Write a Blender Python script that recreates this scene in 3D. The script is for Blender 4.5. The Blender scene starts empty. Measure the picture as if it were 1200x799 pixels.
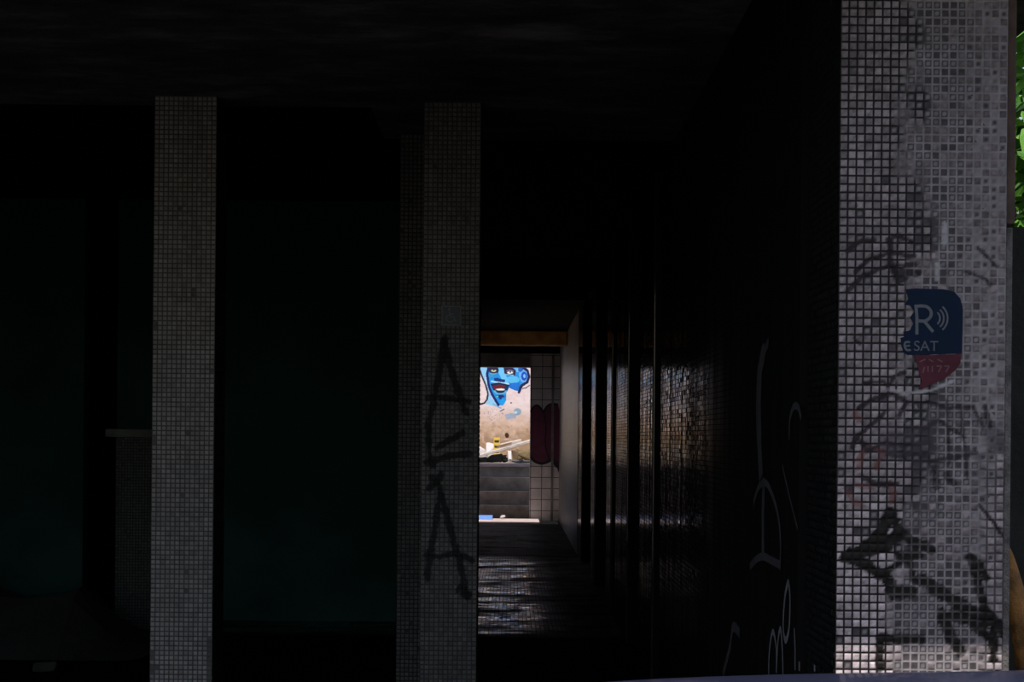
import bpy, bmesh, math, random
import numpy as np
from mathutils import Vector, Matrix

random.seed(7)
RNG = np.random.RandomState(11)
SC = bpy.context.scene
COL = SC.collection
F = 2000.0          # focal length in pixels of the 1200 x 799 frame
HC = 1.35           # eye height
VX, VY = 600.0, 511.0
TH = math.atan(0.009)

def at(px, py, Y):
    """point of the place seen at pixel (px, py) at distance Y from the eye"""
    u, v = px - VX, py - VY
    c, s = math.cos(TH), math.sin(TH)
    u0, v0 = u * c + v * s, -u * s + v * c
    return Vector((u0 * Y / F, Y, HC - v0 * Y / F))

def on_right(px, py, X):
    """point of the vertical plane x = X seen at pixel (px, py)"""
    u, v = px - VX, py - VY
    c, s = math.cos(TH), math.sin(TH)
    u0, v0 = u * c + v * s, -u * s + v * c
    Y = X * F / u0
    return Vector((X, Y, HC - v0 * Y / F))

# ------------------------------------------------------------------ helpers
def tag(o, label=None, cat=None, group=None, kind=None):
    if label: o['label'] = label
    if cat: o['category'] = cat
    if group: o['group'] = group
    if kind: o['kind'] = kind
    return o

def empty(name, loc, label=None, cat=None, group=None, kind=None, rz=0.0):
    o = bpy.data.objects.new(name, None)
    COL.objects.link(o)
    o.location = loc
    o.rotation_euler = (0, 0, rz)
    o.empty_display_size = 0.1
    return tag(o, label, cat, group, kind)

def link(name, me, mat=None, parent=None, loc=None):
    o = bpy.data.objects.new(name, me)
    COL.objects.link(o)
    if mat: me.materials.append(mat)
    if parent: o.parent = parent
    if loc is not None: o.location = loc
    return o

def done(name, bm, mat=None, parent=None, loc=None, smooth=False, bevel=0.0, seg=2):
    if bevel > 0:
        bmesh.ops.bevel(bm, geom=list(bm.edges), offset=bevel, segments=seg, affect='EDGES', profile=0.6)
    bmesh.ops.recalc_face_normals(bm, faces=list(bm.faces))
    me = bpy.data.meshes.new(name)
    bm.to_mesh(me); bm.free()
    if smooth:
        for p in me.polygons: p.use_smooth = True
    return link(name, me, mat, parent, loc)

def add_box(bm, x0, x1, y0, y1, z0, z1, M=None):
    vs = [bm.verts.new(Vector((x, y, z))) for x in (x0, x1) for y in (y0, y1) for z in (z0, z1)]
    if M is not None:
        for v in vs: v.co = M @ v.co
    for f in ((0, 1, 3, 2), (4, 6, 7, 5), (0, 4, 5, 1), (2, 3, 7, 6), (0, 2, 6, 4), (1, 5, 7, 3)):
        bm.faces.new([vs[i] for i in f])
    return vs

def box(name, x0, x1, y0, y1, z0, z1, mat, parent=None, bevel=0.0, loc=None):
    bm = bmesh.new()
    add_box(bm, x0, x1, y0, y1, z0, z1)
    return done(name, bm, mat, parent, loc, bevel=bevel)

def ribbon(bm, pts, w, nrm, lift=0.0, z=0):
    """flat brush stroke along pts with width w (number or list); nrm = outward normal of the surface"""
    n = Vector(nrm).normalized()
    P = [Vector(p) + n * lift for p in pts]
    prev = None
    for i, p in enumerate(P):
        d = (P[min(i + 1, len(P) - 1)] - P[max(i - 1, 0)]).normalized()
        s = n.cross(d).normalized()
        ww = (w[i] if isinstance(w, (list, tuple)) else w) * 0.5
        a, b = bm.verts.new(p + s * ww), bm.verts.new(p - s * ww)
        if prev: bm.faces.new((prev[0], prev[1], b, a))
        prev = (a, b)

def smooth_path(pts, n=6):
    P = [Vector(p) for p in pts]
    out = []
    for i in range(len(P) - 1):
        p0, p1, p2, p3 = P[max(i - 1, 0)], P[i], P[i + 1], P[min(i + 2, len(P) - 1)]
        for k in range(n):
            t = k / n
            out.append(0.5 * ((2 * p1) + (p2 - p0) * t + (2 * p0 - 5 * p1 + 4 * p2 - p3) * t * t + (3 * p1 - p0 - 3 * p2 + p3) * t ** 3))
    out.append(P[-1])
    return out

def add_tube(bm, pts, rad, n=8, cap=True):
    P = [Vector(p) for p in pts]
    rings = []
    for i, p in enumerate(P):
        d = (P[min(i + 1, len(P) - 1)] - P[max(i - 1, 0)]).normalized()
        a = d.orthogonal().normalized(); b = d.cross(a)
        r = rad[i] if isinstance(rad, (list, tuple)) else rad
        rings.append([bm.verts.new(p + (a * math.cos(2 * math.pi * k / n) + b * math.sin(2 * math.pi * k / n)) * r) for k in range(n)])
    for i in range(len(rings) - 1):
        for k in range(n):
            bm.faces.new((rings[i][k], rings[i][(k + 1) % n], rings[i + 1][(k + 1) % n], rings[i + 1][k]))
    if cap:
        bm.faces.new(rings[0][::-1]); bm.faces.new(rings[-1])

def chunk(name, loc, size, mat, seed, parent=None, rz=0.0, cuts=3, rough=0.25, squash=(1, 1, 1)):
    """an irregular broken lump resting on z = loc.z"""
    r = random.Random(seed)
    bm = bmesh.new()
    pts = []
    for _ in range(14):
        v = Vector((r.uniform(-1, 1), r.uniform(-1, 1), r.uniform(-1, 1)))
        m = max(abs(v.x), abs(v.y), abs(v.z))
        v = v / (m ** 0.75)
        pts.append(bm.verts.new(Vector((v.x * squash[0], v.y * squash[1], v.z * squash[2])) * size * 0.5))
    res = bmesh.ops.convex_hull(bm, input=pts)
    bmesh.ops.delete(bm, geom=[v for v in bm.verts if not v.link_faces], context='VERTS')
    bmesh.ops.bevel(bm, geom=list(bm.edges), offset=size * 0.03, segments=1, affect='EDGES')
    zmin = min(v.co.z for v in bm.verts)
    for v in bm.verts: v.co.z -= zmin - 0.003
    o = done(name, bm, mat, parent, loc)
    o.rotation_euler = (0, 0, rz)
    return o

# ------------------------------------------------------------------ materials
def lin(c):
    return tuple(((v / 255.0 + 0.055) / 1.055) ** 2.4 if v > 10 else v / 255.0 / 12.92 for v in c)

class NT:
    def __init__(self, name):
        self.m = bpy.data.materials.new(name)
        self.m.use_nodes = True
        self.t = self.m.node_tree
        self.b = self.t.nodes['Principled BSDF']
    def n(self, typ, **kw):
        nd = self.t.nodes.new(typ)
        for k, v in kw.items(): setattr(nd, k, v)
        return nd
    def l(self, a, b): self.t.links.new(a, b)
    def math(self, op, a, b=None, c=None):
        nd = self.n('ShaderNodeMath', operation=op)
        for i, v in enumerate((a, b, c)):
            if v is None: continue
            if isinstance(v, (int, float)): nd.inputs[i].default_value = v
            else: self.l(v, nd.inputs[i])
        return nd.outputs[0]
    def vmath(self, op, a, b=None, scale=None):
        nd = self.n('ShaderNodeVectorMath', operation=op)
        for i, v in enumerate((a, b)):
            if v is None: continue
            if isinstance(v, (tuple, list)): nd.inputs[i].default_value = v
            else: self.l(v, nd.inputs[i])
        if scale is not None:
            if isinstance(scale, (int, float)): nd.inputs['Scale'].default_value = scale
            else: self.l(scale, nd.inputs['Scale'])
        return nd.outputs[0]
    def pos(self):
        return self.n('ShaderNodeNewGeometry').outputs['Position']
    def sep(self, v):
        nd = self.n('ShaderNodeSeparateXYZ'); self.l(v, nd.inputs[0]); return nd.outputs
    def comb(self, x, y, z):
        nd = self.n('ShaderNodeCombineXYZ')
        for i, v in enumerate((x, y, z)):
            if isinstance(v, (int, float)): nd.inputs[i].default_value = v
            else: self.l(v, nd.inputs[i])
        return nd.outputs[0]
    def noise(self, vec, scale, detail=4, rough=0.6):
        nd = self.n('ShaderNodeTexNoise')
        nd.inputs['Scale'].default_value = scale
        nd.inputs['Detail'].default_value = detail
        nd.inputs['Roughness'].default_value = rough
        self.l(vec, nd.inputs['Vector'])
        return nd.outputs[0]
    def ramp(self, fac, stops):
        nd = self.n('ShaderNodeValToRGB')
        el = nd.color_ramp.elements
        while len(el) < len(stops): el.new(0.5)
        for e, (p, c) in zip(el, stops):
            e.position = p
            e.color = (*c, 1) if isinstance(c, tuple) else (c, c, c, 1)
        self.l(fac, nd.inputs[0])
        return nd.outputs[0]
    def mix(self, fac, a, b):
        nd = self.n('ShaderNodeMix', data_type='RGBA')
        for sock, v in ((nd.inputs[0], fac), (nd.inputs[6], a), (nd.inputs[7], b)):
            if isinstance(v, (int, float)): sock.default_value = v
            elif isinstance(v, tuple): sock.default_value = (*v, 1)
            else: self.l(v, sock)
        return nd.outputs[2]
    def out(self, color=None, rough=None, normal=None, **kw):
        b = self.b
        for key, v in (('Base Color', color), ('Roughness', rough), ('Normal', normal)):
            if v is None: continue
            if isinstance(v, (int, float)): b.inputs[key].default_value = v
            elif isinstance(v, tuple): b.inputs[key].default_value = (*v, 1)
            else: self.l(v, b.inputs[key])
        for k, v in kw.items(): b.inputs[k.replace('_', ' ')].default_value = v
        return self.m
    def bump(self, h, strength=0.4, dist=0.01, normal=None):
        nd = self.n('ShaderNodeBump')
        nd.inputs['Strength'].default_value = strength
        nd.inputs['Distance'].default_value = dist
        self.l(h, nd.inputs['Height'])
        if normal is not None: self.l(normal, nd.inputs['Normal'])
        return nd.outputs[0]

def plain(name, c, rough=0.7, var=0.25, scale=8.0, bump=0.2, **kw):
    t = NT(name)
    p = t.pos()
    n = t.noise(p, scale, 5)
    col = t.ramp(n, [(0.25, tuple(v * (1 - var) for v in c)), (0.75, tuple(min(1, v * (1 + var)) for v in c))])
    nm = t.bump(t.noise(p, scale * 5, 4), bump, 0.01) if bump else None
    return t.out(col, rough, nm, **kw)

def vcol(name, rough=0.45, spec=0.4, attr='paint'):
    t = NT(name)
    a = t.n('ShaderNodeAttribute', attribute_name=attr)
    p = t.pos()
    n = t.noise(p, 60, 4)
    nm = t.bump(n, 0.15, 0.002)
    t.b.inputs['Specular IOR Level'].default_value = spec
    return t.out(a.outputs['Color'], rough, nm)

def mosaic(name, base, grout, pitch=0.02, rough=(0.12, 0.5), tilt=0.06, sheet=0.3, sheet_tilt=0.05, streak=True, axes='yz', spec=0.5, wet=None, worn=None, film=(0.42, 0.40)):
    """small glazed tiles laid on a wall (axes yz) or a floor (axes xy), each tile and each sheet a little out of true"""
    t = NT(name)
    p = t.pos()
    x, y, z = t.sep(p)
    a, b = {'yz': (y, z), 'xz': (x, z), 'xy': (x, y)}[axes]
    ca, cb = t.math('DIVIDE', a, pitch), t.math('DIVIDE', b, pitch)
    ia, ib = t.math('FLOOR', ca), t.math('FLOOR', cb)
    fa, fb = t.math('FRACT', ca), t.math('FRACT', cb)
    ea = t.math('ABSOLUTE', t.math('SUBTRACT', fa, 0.5))
    eb = t.math('ABSOLUTE', t.math('SUBTRACT', fb, 0.5))
    gm = t.math('GREATER_THAN', t.math('MAXIMUM', ea, eb), 0.43)
    wn = t.n('ShaderNodeTexWhiteNoise', noise_dimensions='3D')
    t.l(t.comb(ia, ib, 3.0), wn.inputs['Vector'])
    sa, sb = t.math('FLOOR', t.math('DIVIDE', a, sheet)), t.math('FLOOR', t.math('DIVIDE', b, sheet * 4.5 if axes == 'xy' else 3.0))
    wn2 = t.n('ShaderNodeTexWhiteNoise', noise_dimensions='3D')
    t.l(t.comb(sa, sb, 9.0), wn2.inputs['Vector'])
    geo = t.n('ShaderNodeNewGeometry')
    d1 = t.vmath('SCALE', t.vmath('SUBTRACT', wn.outputs['Color'], (0.5, 0.5, 0.5)), scale=tilt * 2)
    d2 = t.vmath('SCALE', t.vmath('SUBTRACT', wn2.outputs['Color'], (0.5, 0.5, 0.5)), scale=sheet_tilt * 2)
    dd = t.vmath('MULTIPLY', t.vmath('ADD', d1, d2), (1.0, 1.0, 0.25 if axes == 'yz' else 1.0))
    nrm = t.vmath('NORMALIZE', t.vmath('ADD', geo.outputs['Normal'], dd))
    var = t.mix(wn.outputs['Value'], tuple(v * 0.7 for v in base), tuple(v * 1.3 for v in base))
    col = t.mix(gm, var, grout)
    if streak:
        sv = t.comb(t.math('MULTIPLY', a, 9.0), t.math('MULTIPLY', b, 0.8), 0.0)
        dirt = t.noise(sv, 1.0, 6, 0.7)
    else:
        dirt = t.noise(t.comb(t.math('MULTIPLY', x, 0.8), t.math('MULTIPLY', y, 1.6), z), 1.5, 6, 0.7)
    dm = t.ramp(dirt, [(0.42, 0.0), (0.62, 1.0)])
    rg = t.mix(dm, (rough[0],) * 3, (rough[1],) * 3)
    rg = t.mix(gm, rg, (0.85,) * 3)
    sp = t.mix(dm, (spec,) * 3, (spec * (0.35 if streak else 0.12),) * 3)
    if worn:      # glaze worn dull towards the street end
        w = t.ramp(t.math('ADD', t.math('DIVIDE', y, 40.0), t.math('MULTIPLY', t.math('SUBTRACT', dirt, 0.5), 0.03)), [(worn[0] / 40.0, 0.0), (worn[1] / 40.0, 1.0)])
        rg = t.mix(w, (0.7,) * 3, rg)
        sp = t.mix(w, (0.06,) * 3, sp)
    if wet:
        w = t.ramp(t.math('ADD', t.math('DIVIDE', y, 40.0), t.math('MULTIPLY', t.math('SUBTRACT', t.noise(p, 1.3, 5), 0.5), 0.02)),
                   [(wet[0] / 40.0, 0.0), (wet[0] / 40.0 + 0.004, 1.0), (wet[1] / 40.0 - 0.01, 1.0), (wet[1] / 40.0 + 0.012, wet[2])])
        w = t.math('MULTIPLY', t.sep(w)[0], t.ramp(t.math('ADD', x, t.math('MULTIPLY', t.noise(p, 2.5, 4), 0.3)), [(0.30, 1.0), (0.60, 0.25)]))
        rg = t.mix(w, (0.8,) * 3, rg)
        sp = t.mix(w, (0.01,) * 3, sp)
        col = t.mix(w, (0.008, 0.008, 0.008), col)
    t.l(sp, t.b.inputs['Specular IOR Level'])
    t.out(col, rg, nrm)
    if axes == 'yz':      # a film of soot hides part of the glaze
        df = t.n('ShaderNodeBsdfDiffuse'); df.inputs['Color'].default_value = (0.010, 0.010, 0.010, 1)
        ms = t.n('ShaderNodeMixShader')
        t.l(t.math('MULTIPLY_ADD', t.sep(dm)[0], film[0], film[1]), ms.inputs[0])
        t.l(t.b.outputs[0], ms.inputs[1]); t.l(df.outputs[0], ms.inputs[2])
        t.l(ms.outputs[0], t.t.nodes['Material Output'].inputs['Surface'])
    return t.m

M = {}
M['tilepaint'] = vcol('painted mosaic', 0.5, 0.12)
M['mural'] = vcol('mural paint', 0.8, 0.2)
M['core'] = plain('pillar concrete', (0.05, 0.048, 0.045), 0.9, 0.4, 20)
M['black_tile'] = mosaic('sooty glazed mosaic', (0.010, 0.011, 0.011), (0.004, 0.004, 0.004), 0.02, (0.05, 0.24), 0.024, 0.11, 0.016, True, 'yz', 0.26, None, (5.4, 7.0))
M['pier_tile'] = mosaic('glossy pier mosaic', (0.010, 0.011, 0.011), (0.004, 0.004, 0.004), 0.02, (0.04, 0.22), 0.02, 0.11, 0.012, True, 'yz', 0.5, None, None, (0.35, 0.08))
M['bead'] = plain('glossy glint bead', (0.035, 0.034, 0.034), 0.12, 0.4, 14, 0.1, Specular_IOR_Level=0.8)
M['pier_front'] = mosaic('dull sooty mosaic', (0.006, 0.006, 0.006), (0.003, 0.003, 0.003), 0.02, (0.5, 0.7), 0.03, 0.3, 0.02, True, 'xz', 0.1)
M['floor'] = mosaic('wet mosaic floor', (0.014, 0.014, 0.0145), (0.004, 0.004, 0.004), 0.03, (0.05, 0.75), 0.045, 0.08, 0.05, False, 'xy', 1.0, (11.5, 18.9, 0.18))

def ceiling_mat():
    t = NT('soot streaked concrete')
    p = t.pos(); x, y, z = t.sep(p)
    v = t.comb(t.math('MULTIPLY', x, 1.2), t.math('MULTIPLY', y, 2.2), z)
    n = t.noise(v, 1.6, 7, 0.7)
    col = t.ramp(n, [(0.30, (0.03, 0.03, 0.03)), (0.52, (0.085, 0.082, 0.08)), (0.72, (0.22, 0.21, 0.20))])
    # one worn pale patch of bare plaster
    d = t.vmath('LENGTH', t.vmath('MULTIPLY', t.vmath('SUBTRACT', p, (0.05, 5.98, 2.76)), (1.0, 2.2, 0.0)))
    nd = t.n('ShaderNodeVectorMath', operation='LENGTH')
    t.l(t.vmath('MULTIPLY', t.vmath('SUBTRACT', p, (0.06, 5.98, 2.76)), (1.0, 2.0, 0.0)), nd.inputs[0])
    k = t.math('ADD', nd.outputs['Value'], t.math('MULTIPLY', t.math('SUBTRACT', t.noise(v, 4, 6, 0.7), 0.5), 0.7))
    col = t.mix(t.ramp(k, [(0.05, 1.0), (0.32, 0.0)]), col, (0.30, 0.28, 0.26))
    return t.out(col, 0.95, t.bump(n, 0.5, 0.03), Specular_IOR_Level=0.1)
M['ceiling'] = ceiling_mat()
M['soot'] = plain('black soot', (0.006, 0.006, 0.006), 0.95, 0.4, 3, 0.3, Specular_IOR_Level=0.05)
M['green'] = plain('dark green painted plaster', (0.013, 0.046, 0.040), 0.9, 0.45, 1.6, 0.3, Specular_IOR_Level=0.1)
M['roof'] = plain('roof concrete', (0.12, 0.115, 0.11), 0.9, 0.3, 2)
M['street'] = plain('street paving', (0.048, 0.046, 0.045), 0.9, 0.25, 3)
M['beam_brown'] = plain('rust stained beam', (0.52, 0.29, 0.11), 0.9, 0.6, 3.5, 0.5)
M['beam_grey'] = plain('grey concrete beam', (0.16, 0.15, 0.14), 0.85, 0.5, 4, 0.5)
M['plaster'] = plain('weathered plaster', (0.42, 0.35, 0.29), 0.9, 0.25, 3, 0.4)
M['earth'] = plain('dry brown earth', (0.26, 0.19, 0.12), 0.95, 0.4, 2, 0.4)
M['step'] = plain('stained concrete step', (0.34, 0.285, 0.25), 0.9, 0.45, 5, 0.5)
M['slab'] = plain('pink grey stone', (0.54, 0.43, 0.42), 0.8, 0.2, 6, 0.3)
M['wood'] = plain('bleached timber', (0.42, 0.36, 0.32), 0.85, 0.3, 9, 0.4)
M['wood_dark'] = plain('old brown timber', (0.16, 0.10, 0.06), 0.85, 0.4, 9, 0.4)
M['white'] = plain('white plastic sheet', (0.54, 0.50, 0.50), 0.6, 0.08, 7, 0.3)
M['yellow'] = plain('yellow plastic', (0.55, 0.36, 0.05), 0.5, 0.12, 9, 0.1)
M['dark'] = plain('dark plastic', (0.03, 0.025, 0.02), 0.6, 0.3, 9, 0.1)
M['rubble'] = plain('earthy rubble', (0.15, 0.105, 0.05), 0.95, 0.5, 12, 0.6)
M['rubble_dark'] = plain('near black rubble', (0.012, 0.013, 0.012), 0.95, 0.5, 9, 0.6)
M['blue'] = plain('blue plastic', (0.16, 0.33, 0.78), 0.4, 0.08, 9, 0.05)
M['white_paint'] = plain('white spray paint', (0.19, 0.19, 0.20), 0.8, 0.25, 14, 0.0)
M['grey_paint'] = plain('thin white paint streak', (0.045, 0.045, 0.05), 0.8, 0.5, 9, 0.0)
M['maroon'] = plain('maroon spray paint', (0.10, 0.017, 0.042), 0.7, 0.3, 6, 0.0)
M['black_paint'] = plain('black spray paint', (0.012, 0.009, 0.010), 0.7, 0.3, 6, 0.0)
M['stk_blue'] = plain('navy sticker vinyl', (0.004, 0.012, 0.031), 0.6, 0.2, 30, 0.05, Specular_IOR_Level=0.1)
M['stk_red'] = plain('faded crimson sticker vinyl', (0.075, 0.018, 0.028), 0.6, 0.3, 30, 0.05, Specular_IOR_Level=0.1)
M['stk_white'] = plain('greyed sticker print', (0.062, 0.066, 0.085), 0.5, 0.3, 40, 0.0)
M['sign_blue'] = plain('dark blue sign face', (0.006, 0.014, 0.024), 0.5, 0.2, 30, 0.0)
M['sign_white'] = plain('dirty white sign print', (0.075, 0.085, 0.085), 0.6, 0.2, 30, 0.0)
M['cement_edge'] = plain('rough cement edge', (0.11, 0.10, 0.095), 0.95, 0.6, 25, 0.8)
M['rust'] = plain('rusty brown metal', (0.075, 0.045, 0.032), 0.8, 0.5, 12, 0.3)
M['wall_shade'] = plain('shade darkened concrete', (0.012, 0.013, 0.011), 0.95, 0.5, 5, 0.6)  # garden wall nearly black: its shade is put into the colour
M['bark'] = plain('grey bark', (0.09, 0.075, 0.06), 0.95, 0.4, 14, 0.8)
M['dry_leaf'] = plain('dry orange leaf', (0.22, 0.10, 0.022), 0.7, 0.75, 16, 0.5)

def leaf_mat():
    t = NT('green leaf')
    oi = t.n('ShaderNodeNewGeometry')
    col = t.ramp(oi.outputs['Random Per Island'], [(0.0, (0.03, 0.10, 0.010)), (0.5, (0.06, 0.18, 0.018)), (1.0, (0.13, 0.28, 0.04))])
    t.b.inputs['Transmission Weight'].default_value = 0.0
    return t.out(col, 0.45)
M['leaf'] = leaf_mat()

def white_tile(nm, lo, hi):
    t = NT(nm)
    x, y, z = t.sep(t.pos())
    P = 0.178
    f1, f2 = t.math('FRACT', t.math('DIVIDE', t.math('ADD', x, 10.02), P)), t.math('FRACT', t.math('DIVIDE', t.math('ADD', z, 0.02), P))
    f3 = t.math('FRACT', t.math('DIVIDE', t.math('ADD', y, 10.0), P))
    nz = t.n('ShaderNodeNewGeometry')
    nx = t.math('ABSOLUTE', t.sep(nz.outputs['Normal'])[0])
    h = t.math('ADD', t.math('MULTIPLY', f3, nx), t.math('MULTIPLY', f1, t.math('SUBTRACT', 1.0, nx)))
    e = t.math('MAXIMUM', t.math('ABSOLUTE', t.math('SUBTRACT', h, 0.5)), t.math('ABSOLUTE', t.math('SUBTRACT', f2, 0.5)))
    g = t.math('GREATER_THAN', e, 0.465)
    d = t.noise(t.pos(), 3.5, 6, 0.7)
    base = t.ramp(d, [(0.3, lo), (0.65, hi)])
    return t.out(t.mix(g, base, (0.10, 0.09, 0.085)), 0.4, Specular_IOR_Level=0.3)
M['white_tile'] = white_tile('white glazed wall tile', (0.38, 0.345, 0.325), (0.60, 0.56, 0.54))
M['shaded_tile'] = white_tile('shaded glazed wall tile', (0.085, 0.076, 0.07), (0.17, 0.155, 0.147))  # darker copy of the white tile, the side wall's shade in its colour

def car_paint():
    t = NT('navy car paint')
    return t.out((0.030, 0.034, 0.075), 0.35, None, Metallic=0.25, Coat_Weight=0.6, Coat_Roughness=0.08)
M['car'] = car_paint()
M['glass'] = NT('dark car glass').out((0.02, 0.025, 0.03), 0.05, None, Specular_IOR_Level=0.6)
M['rubber'] = plain('tyre rubber', (0.02, 0.02, 0.02), 0.85, 0.2, 20, 0.2)
M['chrome'] = NT('alloy').out((0.5, 0.5, 0.52), 0.3, None, Metallic=1.0)
M['lamp_glass'] = NT('headlamp glass').out((0.6, 0.62, 0.65), 0.1, None, Specular_IOR_Level=0.6)

# ------------------------------------------------------------------ numpy painting
def hash2(a, b, k=0):
    v = np.sin(a * 127.1 + b * 311.7 + k * 74.7) * 43758.5453
    return v - np.floor(v)

def vnoise(x, y, k=0):
    xi, yi = np.floor(x), np.floor(y)
    xf, yf = x - xi, y - yi
    xf, yf = xf * xf * (3 - 2 * xf), yf * yf * (3 - 2 * yf)
    a, b = hash2(xi, yi, k), hash2(xi + 1, yi, k)
    c, d = hash2(xi, yi + 1, k), hash2(xi + 1, yi + 1, k)
    return (a * (1 - xf) + b * xf) * (1 - yf) + (c * (1 - xf) + d * xf) * yf

def fbm(x, y, k=0, oct=4):
    s, a, t = 0, 0.5, 0
    for i in range(oct):
        s = s + a * vnoise(x * 2 ** i, y * 2 ** i, k + i * 13); t += a; a *= 0.5
    return s / t

def seg_dist(x, y, pts):
    d = np.full(x.shape, 1e9)
    for (ax, ay), (bx, by) in zip(pts[:-1], pts[1:]):
        dx, dy = bx - ax, by - ay
        L = dx * dx + dy * dy + 1e-9
        t = np.clip(((x - ax) * dx + (y - ay) * dy) / L, 0, 1)
        d = np.minimum(d, np.hypot(x - ax - t * dx, y - ay - t * dy))
    return d

def in_poly(x, y, pts):
    r = np.zeros(x.shape, bool)
    n = len(pts)
    for i in range(n):
        (x1, y1), (x2, y2) = pts[i], pts[(i + 1) % n]
        c = ((y1 > y) != (y2 > y))
        xx = (x2 - x1) * (y - y1) / ((y2 - y1) if y2 != y1 else 1e-9) + x1
        r ^= c & (x < xx)
    return r

def grid_mesh(name, xs, zs, ypos, colour):
    """a sheet in the xz plane facing -y; ypos and colour per vertex, arrays [nz, nx] and [nz, nx, 3]"""
    nx, nz = len(xs), len(zs)
    X, Z = np.meshgrid(xs, zs)
    co = np.stack([X, ypos, Z], -1).reshape(-1, 3)
    i = np.arange(nx - 1)[None, :] + np.arange(nz - 1)[:, None] * nx
    q = np.stack([i, i + 1, i + 1 + nx, i + nx], -1).reshape(-1, 4)
    me = bpy.data.meshes.new(name)
    me.vertices.add(len(co)); me.vertices.foreach_set('co', co.ravel())
    me.loops.add(q.size); me.loops.foreach_set('vertex_index', q.ravel().astype(np.int32))
    me.polygons.add(len(q))
    me.polygons.foreach_set('loop_start', (np.arange(len(q)) * 4).astype(np.int32))
    me.update(calc_edges=True)
    at_ = me.color_attributes.new('paint', 'FLOAT_COLOR', 'POINT')
    rgba = np.ones((len(co), 4)); rgba[:, :3] = colour.reshape(-1, 3)
    at_.data.foreach_set('color', rgba.ravel())
    return me

PITCH = 0.02
def tile_face(name, ncol, nrow, sub, fn, seed, relief=0.0022, x_off=0.0):
    """mosaic facing: rows of small square tiles standing proud of their joints.
    fn(col, row, x, z, h01, rnd) -> (colour, height offset)"""
    if sub >= 4: u = np.array([0.0, 0.075, 0.15, 0.38, 0.62, 0.85, 0.925])
    else: u = np.array([0.0, 0.08, 0.17, 0.83, 0.92])
    k = len(u)
    def axis(n):
        a = (np.arange(n)[:, None] + u[None, :]).ravel()
        return np.append(a, n)
    ax, az = axis(ncol), axis(nrow)
    def hh(a):
        f = a - np.floor(a)
        return np.where((f > 0.12) & (f < 0.88), 1.0, 0.0)
    A, B = np.meshgrid(ax, az)
    H = np.minimum(hh(A), hh(B))
    C, R = np.minimum(np.floor(A), ncol - 1), np.minimum(np.floor(B), nrow - 1)
    x, z = A * PITCH, B * PITCH
    col, dh = fn(C, R, x, z, H, seed)
    # each tile sits a little differently
    tx, tz = hash2(C, R, seed + 1) - 0.5, hash2(C, R, seed + 2) - 0.5
    fx, fz = A - np.floor(A) - 0.5, B - np.floor(B) - 0.5
    y = -(H * (relief + 0.0016 * (tx * fx + tz * fz) + dh * relief))
    wob = (fbm(x * 12, z * 12, seed) - 0.5) * 0.0012
    return grid_mesh(name, ax * PITCH + x_off, az * PITCH, y + wob, col)

def plain_tiles(tile, grout, dirt=0.35, missing=None, paint=None):
    def fn(C, R, x, z, H, s):
        r = hash2(C, R, s + 5)
        d = fbm(x * 6 + 3, z * 3, s + 9)
        d2 = fbm(x * 40, z * 40, s + 4)
        t = (0.8 + 0.4 * r) * (1 - dirt * d) * (0.85 + 0.3 * d2)
        col = np.array(tile)[None, None, :] * t[..., None]
        g = np.array(grout)[None, None, :] * (0.6 + 0.8 * d2)[..., None]
        dh = np.zeros_like(x)
        if missing is not None:
            ms = missing(C, R, r)
            dark = np.array(grout)[None, None, :] * (1.0 + 0.8 * d2)[..., None]
            col = np.where(ms[..., None], dark, col); dh = np.where(ms, -1.3, dh)
        col = np.where((H > 0.5)[..., None], col, g)
        if paint is not None: col = paint(col, x, z)
        return col, dh
    return fn

# ------------------------------------------------------------------ the building shell
CE = 2.76
XR = 0.76                 # inner face of the right wall
YF = 27.4                 # far wall
fy = box('floor_side_yard', -6.2, -0.95, 17.3, 31.2, -0.15, 0.004, M['earth']); tag(fy, kind='structure')
floor = box('floor', -6.2, 1.2, 3.2, YF + 0.3, -0.15, 0.0, M['floor']); tag(floor, kind='structure')
street = box('floor_street', -25, 25, -16, 3.2, -0.3, -0.02, M['street']); tag(street, kind='structure')
yard = box('floor_yard', 1.2, 14, 3.2, 34, -0.3, -0.04, M['street']); tag(yard, kind='structure')

# roof slab: street canopy, then the inner ceiling with a slot open to the sky near the far end
c = empty('ceiling', (0, 0, 0), kind='structure')
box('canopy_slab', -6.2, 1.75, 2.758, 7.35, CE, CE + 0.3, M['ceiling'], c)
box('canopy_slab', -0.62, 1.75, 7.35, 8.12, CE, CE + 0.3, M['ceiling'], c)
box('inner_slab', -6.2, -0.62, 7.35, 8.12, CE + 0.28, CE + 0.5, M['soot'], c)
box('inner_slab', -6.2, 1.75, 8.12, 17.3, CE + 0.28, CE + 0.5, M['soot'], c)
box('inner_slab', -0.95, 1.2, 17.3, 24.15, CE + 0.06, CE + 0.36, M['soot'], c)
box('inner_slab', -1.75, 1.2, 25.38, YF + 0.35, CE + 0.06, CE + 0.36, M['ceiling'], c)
box('inner_slab', 0.46, 1.2, 24.15, 25.38, CE + 0.06, CE + 0.36, M['ceiling'], c)

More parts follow.
